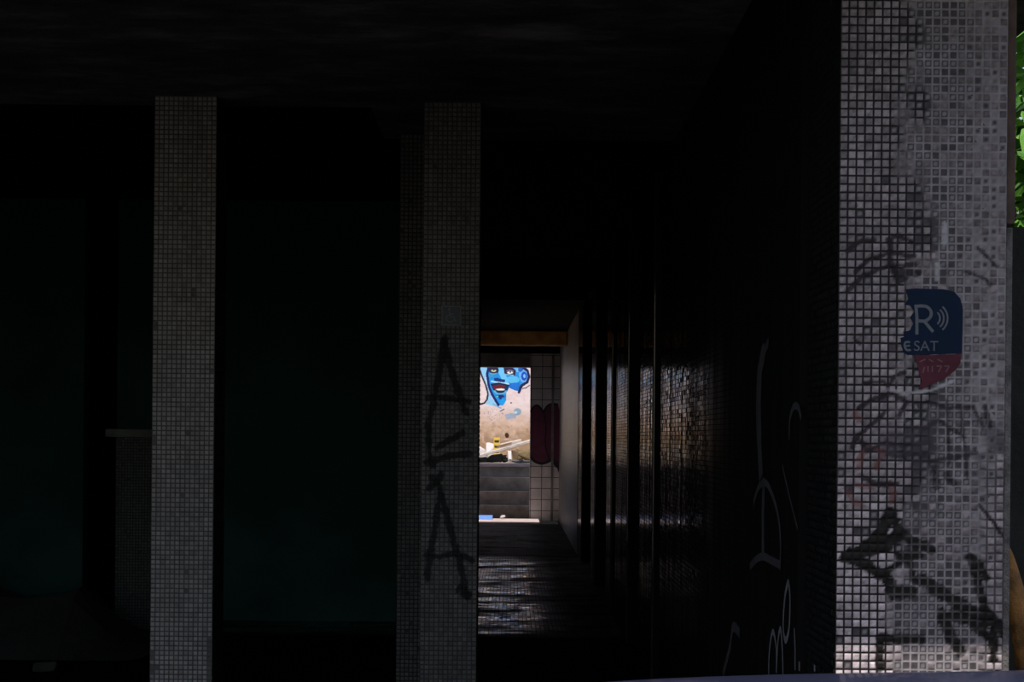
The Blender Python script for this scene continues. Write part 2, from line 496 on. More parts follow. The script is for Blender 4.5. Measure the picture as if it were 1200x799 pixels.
def beam(label, x0, x1, y0, y1, z0, z1, mat, soff=None, bev=0.02):
    b = empty('ceiling_beam', ((x0 + x1) / 2, (y0 + y1) / 2, z0), label, 'beam')
    o = box('beam_body', x0 - b.location.x, x1 - b.location.x, y0 - b.location.y, y1 - b.location.y, 0, z1 - z0, mat, b, bevel=bev)
    return b
bm1 = beam('sooty beam with a pale lower edge crossing the corridor ceiling before the brown one', -0.9, XR, 17.3, 17.62, CE - 0.02, CE + 0.06, M['soot'])
e = box('lit_edge', -0.83, 0.8, -0.12, -0.02, -0.012, 0.004, M['beam_grey'], bm1, bevel=0.003)  # pale strip imitates light caught along the underside of the beam
e['label'] = 'pale strip painted as light caught on the lower edge of the beam'
beam('rust brown stained beam above the far end of the corridor', -0.72, XR, 23.75, 24.05, 2.62, CE + 0.06, M['beam_brown'])
pl = chunk('hanging_plaster', at(598, 361, 18.3), 0.34, M['beam_grey'], 5, squash=(1, .35, .12))
tag(pl, 'pale flake of loose plaster hanging from the dark corridor ceiling', 'plaster')
pl.location.z = CE + 0.06 - 0.045

# left and back of the dark room
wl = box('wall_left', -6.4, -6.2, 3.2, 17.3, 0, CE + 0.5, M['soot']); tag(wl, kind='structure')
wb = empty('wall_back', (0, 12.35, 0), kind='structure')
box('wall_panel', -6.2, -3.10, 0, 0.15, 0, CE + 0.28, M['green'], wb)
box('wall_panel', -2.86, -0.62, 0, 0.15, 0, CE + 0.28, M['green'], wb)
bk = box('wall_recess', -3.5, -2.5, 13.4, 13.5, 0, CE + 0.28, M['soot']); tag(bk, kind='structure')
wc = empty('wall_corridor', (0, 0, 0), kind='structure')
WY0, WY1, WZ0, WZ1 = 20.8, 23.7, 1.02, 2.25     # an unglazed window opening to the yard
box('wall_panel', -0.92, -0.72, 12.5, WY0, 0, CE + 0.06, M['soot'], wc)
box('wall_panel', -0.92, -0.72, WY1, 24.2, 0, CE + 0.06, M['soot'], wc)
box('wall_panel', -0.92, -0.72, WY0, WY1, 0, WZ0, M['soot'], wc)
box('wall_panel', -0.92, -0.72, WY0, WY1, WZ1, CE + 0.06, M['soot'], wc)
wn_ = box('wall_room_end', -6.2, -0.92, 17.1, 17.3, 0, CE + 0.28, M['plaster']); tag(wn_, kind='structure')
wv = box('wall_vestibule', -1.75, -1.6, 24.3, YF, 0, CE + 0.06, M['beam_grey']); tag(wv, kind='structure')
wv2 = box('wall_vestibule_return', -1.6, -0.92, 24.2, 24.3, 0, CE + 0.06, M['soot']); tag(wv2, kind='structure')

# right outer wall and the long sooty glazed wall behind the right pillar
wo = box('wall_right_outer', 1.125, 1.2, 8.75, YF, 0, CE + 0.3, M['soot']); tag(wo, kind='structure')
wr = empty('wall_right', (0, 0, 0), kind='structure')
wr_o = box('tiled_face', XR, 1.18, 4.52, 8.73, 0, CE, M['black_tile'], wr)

# --- painted marks on that wall
n_in = (-1, 0, 0)
def rw(pts, lift=0.003):
    return [on_right(px, py, XR) + Vector((-lift, 0, 0)) for px, py in pts]
bm = bmesh.new()
ribbon(bm, smooth_path(rw([(902, 400), (893, 425), (890, 470), (891, 520), (893, 560)])), [0.03] * 4 + [0.07] * 4 + [0.1] * 10 + [0.08] * 7, n_in)
g = done('paint_streak', bm, M['grey_paint'], wr); g['label'] = 'tall thin whitish paint streak'
bm = bmesh.new()
ribbon(bm, smooth_path(rw([(884, 590), (890, 571), (899, 566), (908, 585), (914, 610), (916, 640), (915, 668)])), 0.022, n_in)
ribbon(bm, rw([(896, 560), (895, 600), (895, 655)]), 0.05, n_in, -0.0005)
ribbon(bm, smooth_path(rw([(880, 664), (888, 655), (896, 652), (906, 657), (916, 662)])), 0.024, n_in, 0.0005)
g = done('graffiti', bm, M['grey_paint'], wr); g['label'] = 'faded whitish arrow shaped graffiti'
bm = bmesh.new()
ribbon(bm, smooth_path(rw([(902, 790), (903, 760), (907, 740), (911, 760), (911, 788)])), 0.018, n_in)
ribbon(bm, smooth_path(rw([(911, 788), (913, 752), (916, 737), (918, 758), (919, 790)])), 0.018, n_in, 0.0004)
ribbon(bm, smooth_path(rw([(925, 681), (921, 700), (919, 735), (922, 750), (926, 735), (927, 700), (925, 681)])), 0.02, n_in)
ribbon(bm, rw([(932, 736), (933, 760), (933, 785)]), 0.018, n_in)
ribbon(bm, rw([(938, 775), (938, 786)]), 0.02, n_in)
ribbon(bm, rw([(956, 779), (956, 787)]), 0.02, n_in)
g = done('graffiti', bm, M['white_paint'], wr); g['label'] = 'thin white scrawled letters near the bottom of the black wall'
bm = bmesh.new()
ribbon(bm, smooth_path(rw([(926, 515), (927, 490), (932, 476), (937, 478), (940, 490)])), 0.02, n_in)
ribbon(bm, smooth_path(rw([(918, 545), (926, 580), (936, 620)])), 0.012, n_in)
ribbon(bm, smooth_path(rw([(848, 790), (856, 760), (860, 735), (868, 742)])), 0.035, n_in)
g = done('graffiti', bm, M['grey_paint'], wr); g['label'] = 'very faint curved paint marks'

# piers along the right of the corridor
def pier(label, px_near, px_far):
    yn, yf = XR * F / (px_near - VX), XR * F / (px_far - VX)
    p = empty('tiled_pier', (XR + 0.18, (yn + yf) / 2, 0), label, 'pier', 'piers along the right of the corridor')
    hx, hy = 0.18, (yf - yn) / 2
    bm = bmesh.new(); add_box(bm, -hx + 0.004, hx, -hy + 0.004, hy, 0, CE + 0.04)
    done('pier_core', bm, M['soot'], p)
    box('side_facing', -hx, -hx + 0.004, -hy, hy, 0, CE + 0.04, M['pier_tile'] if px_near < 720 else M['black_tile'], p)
    bm = bmesh.new(); add_tube(bm, [(-hx + 0.002, -hy + 0.004, z) for z in (0, 0.7, 1.4, 2.1, CE + 0.04)], 0.009, 10)  # bead added to catch light and draw the bright pier edge
    q = done('glint_bead', bm, M['bead'], p, smooth=True); q['label'] = 'added light-catching glossy glint bead'
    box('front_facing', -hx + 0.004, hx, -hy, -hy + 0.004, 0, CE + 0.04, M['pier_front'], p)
    return p
pier('widest black tiled pier, next to the end of the long graffitied wall', 766, 750)
pier('black tiled pier with a wide gleam, second beyond the long wall', 736, 722)
pier('black tiled pier in the middle of the row of five', 717, 711)
pier('thin looking black tiled pier, second from the far white wall', 698, 693)
pier('farthest black tiled pier, beside the lit far end of the corridor', 682.5, 678)

# far end: white tiled side wall and front wall with the wide opening
we = box('wall_side_far', XR, XR + 0.2, 19.7, YF, 0, CE + 0.06, M['shaded_tile']); tag(we, kind='structure')
wf = empty('wall_far', (0, 0, 0), kind='structure')
XJ = at(621, 520, YF).x
box('white_tiling', XJ, XR, YF, YF + 0.25, 0, 2.68, M['white_tile'], wf)
zl = at(590, 430, YF).z
box('lintel', -2.1, XJ, YF, YF + 0.25, zl, 2.68, M['beam_grey'], wf)
box('shade_band', -2.1, XR, YF - 0.03, YF + 0.25, 2.68, CE + 0.06, M['soot'], wf)  # black band: shade below the ceiling put into its colour
box('corner_strip', XR - 0.13, XR - 0.09, YF - 0.012, YF, 0, 2.66, M['beam_grey'], wf)
box('wall_stub', -2.1, -1.6, YF, YF + 0.25, 0, zl, M['white_tile'], wf)
# maroon graffiti with a black outline on the white tiles
def face_poly(name, pts, Y, mat, parent, lift):
    bm = bmesh.new()
    vs = [bm.verts.new(at(px, py, Y) + Vector((0, -lift, 0))) for px, py in pts]
    f = bm.faces.new(vs)
    r = bmesh.ops.extrude_face_region(bm, geom=[f])
    for v in [q for q in r['geom'] if isinstance(q, bmesh.types.BMVert)]: v.co.y += lift * 0.6
    return done(name, bm, mat, parent)
blob = [(622, 483), (625, 477), (630, 475), (635, 480), (637, 482), (641, 476), (647, 473), (654, 474), (655.5, 480), (655.5, 548), (651, 545), (648, 538), (642, 541), (634, 543), (626, 540), (622, 535)]
o = face_poly('graffiti', blob, YF, M['maroon'], wf, 0.006); o['label'] = 'maroon rounded graffiti blob'
bm = bmesh.new()
ribbon(bm, smooth_path([at(a, b, YF) for a, b in blob[:8]], 4), 0.03, (0, -1, 0), 0.009)
ribbon(bm, smooth_path([at(a, b, YF) for a, b in blob[9:]], 4), 0.045, (0, -1, 0), 0.009)
ribbon(bm, smooth_path([at(a, b, YF) for a, b in [(637, 482), (640, 500), (639, 520), (644, 540)]], 4), 0.02, (0, -1, 0), 0.009)
ribbon(bm, [at(a, b, YF) for a, b in [(652, 540), (654, 548), (654.5, 553)]], [0.04, 0.03, 0.01], (0, -1, 0), 0.0095)
o = done('graffiti_outline', bm, M['black_paint'], wf); o['label'] = 'black outline of the maroon graffiti'

th = box('trim_1', -1.58, at(632, 616, 26.6).x, 26.2, YF - 0.002, 0.0, 0.03, M['slab'], None, bevel=0.008); tag(th, kind='structure')
# ------------------------------------------------------------------ steps up to the sunny court
Y0 = YF + 0.3
NS, RISE, TREAD = 4, 0.222, 0.32
st = empty('staircase', (-0.9, Y0, 0), 'stained concrete steps rising behind the far doorway to the sunny court', 'steps')
for i in range(NS):
    z1 = RISE * (i + 1)
    y0 = TREAD * i
    o = box('step', -2.0, 2.2, y0, (y0 + TREAD) if i < NS - 1 else 3.493, max(0, z1 - RISE), z1, M['step'], st, bevel=0.012)
    if i:
        pass
o = box('nosing', -2.0, 2.2, TREAD * 3 - 0.03, TREAD * 3 + 0.10, NS * RISE - 0.055, NS * RISE + 0.002, M['slab'], st, bevel=0.012)
o['label'] = 'pale pinkish stone edge of the top step'
ZT = NS * RISE
YT = Y0 + TREAD * 3

# mural wall
YM = 31.2
wm = box('wall_court', -7, 6, YM, YM + 0.2, 0, 3.6, M['plaster']); tag(wm, kind='structure')

def mural_colour(px, py):
    x, y = (px - 550) * 15.0, (py - 420) * 15.0
    L = lambda *c: np.array(lin(c))
    n1, n2, n3 = fbm(x / 60, y / 60, 2), fbm(x / 18, y / 18, 5), fbm(x / 150, y / 90, 8)
    x = x + (n2 - 0.5) * 14; y = y + (fbm(x / 18, y / 18, 31) - 0.5) * 14
    col = np.zeros(px.shape + (3,))
    def lay(mask, c, a=1.0):
        m = (mask * a)[..., None]
        col[:] = col * (1 - m) + c * m
    soft = lambda d, w, e=6: np.clip((w - d) / e + 0.5, 0, 1)
    ell = lambda cx, cy, rx, ry: np.clip((1 - np.hypot((x - cx) / rx, (y - cy) / ry)) * min(rx, ry) / 8 + 0.5, 0, 1)
    poly = lambda p: in_poly(x, y, p).astype(float)
    lay(np.ones(px.shape), L(212, 196, 196))
    lay(np.clip((n1 - 0.5) * 4, 0, 1), L(205, 178, 175), 0.6)
    t = np.clip((y - 780 + (n3 - 0.5) * 300) / 420, 0, 1)
    lay(t, L(184, 156, 136))
    t2 = np.clip((y - 1180 + (n3 - 0.5) * 260) / 300, 0, 1)
    lay(t2, L(146, 120, 96))
    lay(np.clip((n1 - 0.56) * 5, 0, 1) * np.clip((y - 1000) / 200, 0, 1), L(140, 112, 88), 0.6)
    lay(np.clip((0.42 - n1) * 5, 0, 1) * np.clip((y - 850) / 200, 0, 1), L(206, 178, 160), 0.5)
    # pale blue behind the head
    lay(poly([(150, -300), (330, -300), (330, 130), (305, 270), (310, 420), (345, 580), (410, 700), (540, 860), (420, 835), (285, 800), (330, 700), (345, 610), (250, 360), (170, 140)]), L(135, 186, 220))
    lay(np.clip((n1 - 0.52) * 6, 0, 1) * poly([(200, 130), (330, 130), (305, 420), (410, 700), (300, 790), (340, 600)]), L(190, 205, 222), 0.7)
    lay(soft(seg_dist(x, y, [(420, 800), (520, 860), (560, 870)]), 12), L(110, 160, 190))
    # face
    face = [(330, -260), (900, -260), (960, 130), (1020, 180), (1050, 260), (1040, 400), (930, 470), (880, 575), (800, 560), (700, 515), (650, 600), (645, 740), (590, 830), (510, 815), (400, 650), (325, 450), (305, 250)]
    lay(poly(face), L(28, 132, 205))
    lay(poly([(330, -260), (900, -260), (900, -60), (620, -110), (330, -60)]), L(20, 40, 110))
    lay(poly([(510, -60), (600, -60), (615, 260), (660, 330), (690, 440), (600, 430), (560, 340), (515, 260)]), L(112, 190, 230), 0.85)
    lay(ell(760, 370, 120, 62), L(92, 180, 222), 0.85)
    lay(ell(850, 190, 70, 50), L(120, 185, 228), 0.7)
    lay(ell(380, 300, 50, 30), L(60, 140, 190), 0.8)
    lay(poly([(700, 430), (890, 425), (880, 575), (790, 555), (700, 515)]), L(14, 98, 184), 0.85)
    lay(ell(800, 480, 60, 60), L(30, 110, 205), 0.6)
    lay(soft(seg_dist(x, y, [(345, 130), (312, 270), (340, 480), (400, 630), (510, 815)]), 22), L(16, 30, 95))
    # eyes and brows
    lay(ell(430, 205, 88, 72), L(42, 30, 62))
    lay(ell(428, 216, 42, 17), L(196, 205, 160))
    lay(ell(432, 205, 14, 14), L(30, 25, 35))
    lay(soft(seg_dist(x, y, [(370, 262), (420, 275), (470, 262)]), 10), L(80, 160, 190))
    lay(poly([(600, 160), (760, 160), (825, 215), (800, 300), (700, 300), (620, 260)]), L(46, 30, 60))
    lay(ell(715, 248, 52, 20), L(232, 226, 222))
    lay(ell(720, 240, 15, 14), L(30, 25, 35))
    lay(soft(seg_dist(x, y, [(640, 285), (700, 282), (770, 295)]), 8), L(120, 185, 220))
    lay(soft(seg_dist(x, y, [(660, 215), (720, 205), (770, 225)]), 7), L(125, 120, 150))
    # nose, lip, mouth, chin
    lay(poly([(435, 350), (495, 338), (560, 362), (630, 368), (625, 415), (540, 412), (440, 392)]), L(10, 48, 112))
    lay(soft(seg_dist(x, y, [(390, 402), (520, 422), (690, 452)]), 13), L(160, 205, 228))
    lay(poly([(390, 452), (520, 436), (690, 470), (655, 570), (560, 640), (440, 575)]), L(14, 40, 78))
    lay(poly([(408, 485), (520, 455), (630, 485), (600, 532), (470, 545), (420, 522)]), L(98, 24, 32))
    lay(ell(545, 545, 74, 17), L(222, 224, 220))
    lay(soft(seg_dist(x, y, [(385, 455), (520, 432), (695, 470)]), 11), L(12, 26, 60))
    lay(soft(seg_dist(x, y, [(690, 470), (655, 575), (560, 645), (440, 585), (390, 460)]), 12), L(14, 40, 100))
    lay(soft(np.abs(np.hypot((x - 545) / 105, (y - 560) / 62) - 1) * 60, 12) * (y > 560), L(84, 162, 205))
    lay(ell(545, 665, 75, 26), L(18, 36, 105))
    lay(ell(545, 700, 26, 22), L(26, 40, 110))
    lay(ell(490, 670, 20, 14), L(90, 195, 190), 0.8)
    lay(ell(585, 760, 50, 45), L(20, 150, 220), 0.8)
    # ear
    lay(ell(965, 300, 92, 125), L(98, 160, 222))
    lay(ell(962, 310, 52, 78), L(20, 72, 172))
    lay(ell(968, 310, 20, 34), L(120, 180, 235))
    lay(soft(seg_dist(x, y, [(950, 165), (1025, 215), (1050, 320), (1015, 420), (920, 475), (872, 595)]), 24), L(26, 32, 74))
    lay(poly([(860, 60), (950, 60), (945, 205), (905, 240), (860, 225)]), L(12, 62, 150), 0.85)
    lay(soft(seg_dist(x, y, [(940, 530), (1000, 515), (1060, 470)]), 10), L(90, 80, 95))
    # black looping line at the left
    lay(soft(seg_dist(x, y, [(120, 60), (170, 170), (232, 340), (292, 480), (328, 620), (312, 720), (262, 785), (200, 802), (150, 795), (60, 770)]), 16), L(44, 40, 56))
    # grey blue patches and flecks
    lay(poly([(620, 985), (740, 955), (830, 985), (815, 1060), (760, 1050), (660, 1075)]), L(136, 152, 176), 0.9)
    lay(ell(845, 935, 66, 62), L(112, 146, 168), 0.9)
    lay(ell(815, 950, 30, 18), L(195, 205, 215), 0.8)
    lay(ell(735, 780, 15, 14), L(80, 45, 80))
    lay(soft(seg_dist(x, y, [(540, 930), (612, 890)]), 9), L(85, 70, 95))
    fl = np.clip((fbm(x / 14, y / 14, 77, 3) - 0.66) * 14, 0, 1)
    lay(fl * ell(440, 980, 190, 110), L(110, 110, 130))
    lay(ell(660, 1352, 36, 46), L(58, 32, 18))
    lay(ell(650, 1420, 45, 12), L(200, 170, 155), 0.8)
    return col * 0.84

Pa, Pb = at(520, 545, YM), at(650, 395, YM)
xs = np.linspace(Pa.x, Pb.x, 330); zs = np.linspace(NS * RISE, 3.35, 640)
XX, ZZ = np.meshgrid(xs, zs)
sc_ = F / YM
u0, v0 = XX * sc_, (HC - ZZ) * sc_
cth, sth = math.cos(TH), math.sin(TH)
PX, PY = VX + u0 * cth - v0 * sth, VY + u0 * sth + v0 * cth
colr = mural_colour(PX, PY)
yy = YM - 0.0035 - 0.02 * np.clip(fbm(XX * 9, ZZ * 9, 3) - 0.45, 0, 1) * 0.6
me = grid_mesh('mural', xs, zs, yy, colr)
mu = link('mural', me, M['mural'])
tag(mu, 'blue painted laughing face on the flaking sunlit wall behind the far doorway', 'mural')

# ------------------------------------------------------------------ rubbish on the top of the steps
def plank(label, a, b, w, h, mat, name='plank', cat='plank'):
    a, b = Vector(a), Vector(b)
    d = b - a
    bm = bmesh.new()
    L = d.length
    n = 8
    add_box(bm, 0, L, -w / 2, w / 2, -h / 2, h / 2)
    bmesh.ops.bevel(bm, geom=list(bm.edges), offset=min(w, h) * 0.12, segments=1, affect='EDGES')
    r = random.Random(label)
    for v in bm.verts:                       # split, uneven ends
        if v.co.x < 0.01 or v.co.x > L - 0.01: v.co.x += r.uniform(-0.03, 0.03)
    o = done(name, bm, mat)
    o.rotation_euler = d.to_track_quat('X', 'Z').to_euler()
    o.location = a
    return tag(o, label, cat)
pa, pb = at(556, 535.5, 29.5), at(626, 515.5, 29.9)
plank('long bleached plank sloping up to the right over the rubbish heap', pa, pb, 0.16, 0.045, M['wood'])
plank('short pale plank lying just above the long sloping one', at(586, 522, 30.35), at(609, 516.5, 30.5), 0.16, 0.05, M['wood'])
plank('dark brown plank under the yellow crate, sloping in shadow', at(582, 523.6, 29.75), at(598, 519.2, 29.8), 0.10, 0.03, M['wood_dark'])
for lab, px_, Y_, sz, sq, sd_, mt in (  # the black lumps are added to stand for shade under the plank
        ('added black lump for the shade under the middle of the long sloping plank', 580, 29.45, 0.20, (1.4, .6, .8), 71, 'soot'),
        ('small added black lump for the shade just left of the pale stake', 592.3, 29.5, 0.12, (1.2, .6, .9), 72, 'soot'),
        ('added black lump for the shade at the far left under the low plank end', 564.5, 29.38, 0.12, (1.5, .7, .7), 73, 'soot'),
        ('dark brown clod between the pale stake and the earthy lump', 603.5, 29.5, 0.15, (.8, .7, 1.1), 74, 'wood_dark'),
        ('grey stone chip on the step edge below the olive lump', 609, 29.15, 0.12, (1.5, .8, .5), 75, 'beam_grey')):
    tag(chunk('rubble_and_shade_lump', (at(px_, 530, Y_).x, Y_, ZT), sz, M[mt], sd_, squash=sq), lab, 'rubble')
pst = plank('small pale stake standing upright beneath the sloping plank', at(597.5, 539, 29.35), at(597, 528.5, 29.4), 0.06, 0.045, M['white'], 'wooden_stake', 'stake')
ch = chunk('plastic_sack', (at(563, 530, 29.9).x, 29.98, ZT), 0.30, M['white'], 31, squash=(.62, .6, 1.0)); tag(ch, 'white crumpled sack at the left edge of the far doorway', 'sack')
ch = chunk('plastic_sack', (at(574.5, 530, 30.2).x, 30.28, ZT), 0.40, M['white'], 12, squash=(.46, .5, 1.0)); tag(ch, 'taller white bundle right beside the yellow crate', 'sack')
ch.scale.z = 0.95
# yellow slatted crate
yc = empty('plastic_crate', (at(582, 530, 30.0).x, 30.12, ZT), 'small yellow slatted crate among the rubbish', 'crate')
W, H = 0.056, 0.41
for k in range(5):
    z = 0.015 + k * 0.092
    box('slat', -W, W, -0.06, 0.06, z, z + 0.052, M['yellow'], yc, bevel=0.006)
for sx in (-1, 1):
    for sy in (-1, 1):
        box('corner_post', sx * 0.046 - 0.006, sx * 0.046 + 0.006, sy * 0.05 - 0.006, sy * 0.05 + 0.006, 0, H + 0.02, M['yellow'], yc)
box('inner_panel', -W + 0.006, W - 0.006, -0.045, 0.045, 0.005, H, M['dark'], yc)
ch = chunk('rubble_heap', (at(604, 530, 29.8).x, 30.2, ZT), 0.36, M['rubble'], 41, squash=(0.8, 0.7, 0.75)); tag(ch, 'brown earthy lump at the right under the raised end of the plank', 'rubble')
ch = chunk('rubble_heap', (at(617, 530, 29.8).x, 29.60, ZT), 0.30, M['rubble'], 42, squash=(1.0, 0.9, 0.9)); tag(ch, 'small olive brown lump against the right jamb of the doorway', 'rubble')
ch = chunk('shade_block', (at(588, 530, 29.8).x, 29.78, ZT), 0.20, M['dark'], 43, squash=(1.3, 0.8, 0.7)); tag(ch, 'dark block put in for the shade below the yellow crate', 'block')  # both blocks coloured dark to stand for shade below crate and plank
ch = chunk('shade_block', (at(572, 530, 29.8).x, 29.68, ZT), 0.20, M['rubble_dark'], 44, squash=(1.6, 0.8, 0.5)); tag(ch, 'low dark block put in for the shade under the low end of the plank', 'block')
ch = chunk('stone_slab', (at(613, 536, 29.2).x, 29.25, ZT), 0.34, M['beam_grey'], 45, squash=(1.2, 0.8, 0.16)); tag(ch, 'flat grey stone lying at the right end of the top step', 'stone')

# small things on the sunlit strip of floor in front of the steps
bb = empty('plastic_tray', (at(566, 614, 27.0).x - 0.02, 27.05, 0.03), 'blue plastic tray at the foot of the far steps', 'tray')
box('tray_base', -0.19, 0.17, -0.10, 0.10, 0.0, 0.012, M['blue'], bb, bevel=0.003)
for (x0, x1, y0, y1) in ((-0.19, 0.17, -0.10, -0.09), (-0.19, 0.17, 0.09, 0.10), (-0.19, -0.18, -0.09, 0.09), (0.16, 0.17, -0.09, 0.09)):
    box('tray_rim', x0, x1, y0, y1, 0.010, 0.062, M['blue'], bb)
ch = chunk('pebble', (at(589, 614, 27.1).x, 27.12, 0.03), 0.085, M['white'], 51, squash=(1.1, 1, .8)); tag(ch, 'single small white stone on the floor right of the blue tray', 'stone')

# ------------------------------------------------------------------ mosaic pillars
def pillar(name, label, x0, ncol, ndep, y, h, front_fn, side_fn, sub, seed, cat='pillar', capless=True):
    w, d = ncol * PITCH, ndep * PITCH
    e = empty(name, (x0 + w / 2, y + d / 2, 0), label, cat)
    nrow = int(h / PITCH)
    k = 0.001
    bm = bmesh.new(); add_box(bm, -w / 2 + k, w / 2 - k, -d / 2 + k, d / 2 - k, 0, h)
    done('pillar_core', bm, M['core'], e)
    f = link('tile_facing', tile_face('tile_facing', ncol, nrow, sub, front_fn, seed, x_off=-w / 2), M['tilepaint'], e)
    f.location = (0, -d / 2, 0)
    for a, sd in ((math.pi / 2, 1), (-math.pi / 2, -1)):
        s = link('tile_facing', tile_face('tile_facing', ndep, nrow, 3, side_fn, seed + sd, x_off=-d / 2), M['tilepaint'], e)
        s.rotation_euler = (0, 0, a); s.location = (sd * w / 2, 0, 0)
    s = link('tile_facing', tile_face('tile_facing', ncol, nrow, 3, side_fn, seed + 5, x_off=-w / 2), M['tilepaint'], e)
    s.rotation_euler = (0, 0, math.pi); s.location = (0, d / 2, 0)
    return e

shaded_side = plain_tiles((0.022, 0.022, 0.022), (0.008, 0.008, 0.008))  # pillar sides coloured nearly black, their shade put into the tiles
YL = F / 280
# left pillar
def miss_left(C, R, r):
    z = R * PITCH
    m = (r > 0.994)
    m |= (C == 12) & (z < 0.50) | (C == 0) & (z < 0.44) & (r > 0.35)
    m |= ((C == 0) & (np.abs(z - 1.31) < 0.03)) | ((C == 0) & (np.abs(z - 1.79) < 0.012)) | ((C == 8) & (np.abs(z - 1.93) < 0.012))
    return m
P_ = at(178, 511, YL)
lp = pillar('tiled_pillar', 'grey mosaic pillar on the left, in front of the low tiled stump', P_.x, 13, 13, YL, CE, plain_tiles((0.265, 0.252, 0.245), (0.06, 0.057, 0.055), 0.45, miss_left), shaded_side, 3, 100)

# middle pillar with painted letters
YMid = F / 277
P_ = at(494, 511, YMid)
xm0 = P_.x
def to_mid(px, py):
    p = at(px, py, YMid)
    return (p.x - xm0, p.z)
mid_strokes = [([(520, 399), (514, 440), (507, 476), (502, 500), (502, 518)], 0.026), ([(520, 399), (528, 432), (538, 462), (546, 484)], 0.028), ([(521, 398), (521, 415)], 0.035),
               ([(501, 467), (520, 466), (536, 469), (550, 471)], 0.022), ([(512, 525), (528, 515), (542, 507)], 0.024), ([(501, 541), (522, 535), (550, 531)], 0.026),
               ([(502, 500), (503, 530), (507, 546)], 0.022), ([(503, 572), (514, 562), (517, 556)], 0.024), ([(506, 560), (516, 572)], 0.024),
               ([(516, 578), (510, 615), (504, 650), (501, 678)], 0.026), ([(516, 578), (526, 615), (538, 655), (547, 698)], 0.028), ([(499, 650), (515, 652), (535, 648), (553, 656)], 0.024), ([(540, 690), (548, 697)], 0.04)]
mid_strokes = [([to_mid(*q) for q in s], w) for s, w in mid_strokes]
def paint_mid(col, x, z):
    for s, w in mid_strokes:
        d = seg_dist(x, z, s) + (fbm(x * 60, z * 60, 3) - 0.5) * 0.02
        m = np.clip((w * 0.55 - d) / 0.006 + 0.5, 0, 1)[..., None] * 0.88
        col = col * (1 - m) + np.array((0.010, 0.010, 0.011)) * m
    return col
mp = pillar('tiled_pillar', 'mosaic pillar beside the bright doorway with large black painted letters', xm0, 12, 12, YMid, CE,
            plain_tiles((0.13, 0.126, 0.122), (0.042, 0.041, 0.04), 0.4, lambda C, R, r: r > 0.995, paint_mid), shaded_side, 4, 200)
# pillar just behind it
P_ = at(466.5, 511, F / 250)
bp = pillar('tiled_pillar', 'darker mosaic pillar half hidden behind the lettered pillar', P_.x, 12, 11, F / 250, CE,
            plain_tiles((0.10, 0.10, 0.095), (0.02, 0.02, 0.02), 0.5, lambda C, R, r: r > 0.985), shaded_side, 3, 300)

# wheelchair sign on the middle pillar
S0 = at(529, 370, YMid)
sg = empty('wheelchair_sign', (S0.x, YMid - 0.0045, S0.z), 'small dark blue wheelchair sign high on the lettered pillar', 'sign')
box('sign_plate', -0.043, 0.043, -0.004, 0, -0.043, 0.043, M['sign_white'], sg, bevel=0.001)
box('sign_face', -0.036, 0.036, -0.0055, -0.004, -0.036, 0.036, M['sign_blue'], sg)
bm = bmesh.new()
arc = [Vector((-0.004 + 0.016 * math.cos(a), -0.0065, -0.011 + 0.016 * math.sin(a))) for a in np.linspace(math.radians(120), math.radians(350), 18)]
ribbon(bm, arc, 0.0048, (0, -1, 0))
ribbon(bm, [Vector((x, -0.0068, z)) for x, z in ((-0.008, 0.018), (-0.006, -0.004), (0.010, -0.004), (0.017, -0.022), (0.023, -0.020))], 0.0052, (0, -1, 0))
ribbon(bm, [Vector((-0.007, -0.0066, 0.006)), Vector((0.010, -0.0066, 0.006))], 0.0045, (0, -1, 0))
bmesh.ops.create_circle(bm, cap_ends=True, segments=14, radius=0.0052, matrix=Matrix.Translation((-0.009, -0.0066, 0.026)) @ Matrix.Rotation(math.pi / 2, 4, 'X'))
done('wheelchair_symbol', bm, M['sign_white'], sg)

# the big right pillar
YP = F / 490.0
P_ = at(981, 511, YP)
xr0 = P_.x
def to_r(px, py):
    p = at(px, py, YP)
    return (p.x - xr0, p.z)
def pxl(x, z):
    u0, v0 = (x + xr0) * 490.0, (HC - z) * 490.0
    return VX + u0 * cth - v0 * sth, VY + u0 * sth + v0 * cth
dark_strokes = [  # broad black brush marks at the bottom
    ([(1043, 600), (1036, 618), (1021, 636), (1004, 648), (990, 652)], 15), ([(1043, 604), (1054, 622), (1068, 634), (1090, 642)], 12), ([(990, 653), (1012, 659), (1028, 670), (1044, 682)], 13),
    ([(1000, 650), (1040, 640)], 15), ([(1030, 640), (1052, 628)], 14), ([(1055, 650), (1076, 650)], 11), ([(1040, 668), (1060, 655)], 8), ([(1066, 652), (1070, 680)], 7), ([(1046, 694), (1066, 694)], 17),
    ([(1080, 678), (1096, 690), (1112, 700), (1132, 713), (1162, 724), (1181, 745)], 15), ([(1137, 652), (1143, 672), (1150, 700), (1155, 720)], 10), ([(1139, 652), (1150, 664), (1156, 676)], 8),
    ([(1104, 718), (1109, 735), (1116, 750), (1126, 764)], 13), ([(1118, 720), (1150, 732)], 14), ([(1165, 732), (1164, 772)], 10), ([(1030, 747), (1080, 749)], 11), ([(1031, 752), (1031, 784)], 9), ([(1140, 735), (1166, 750)], 9)]
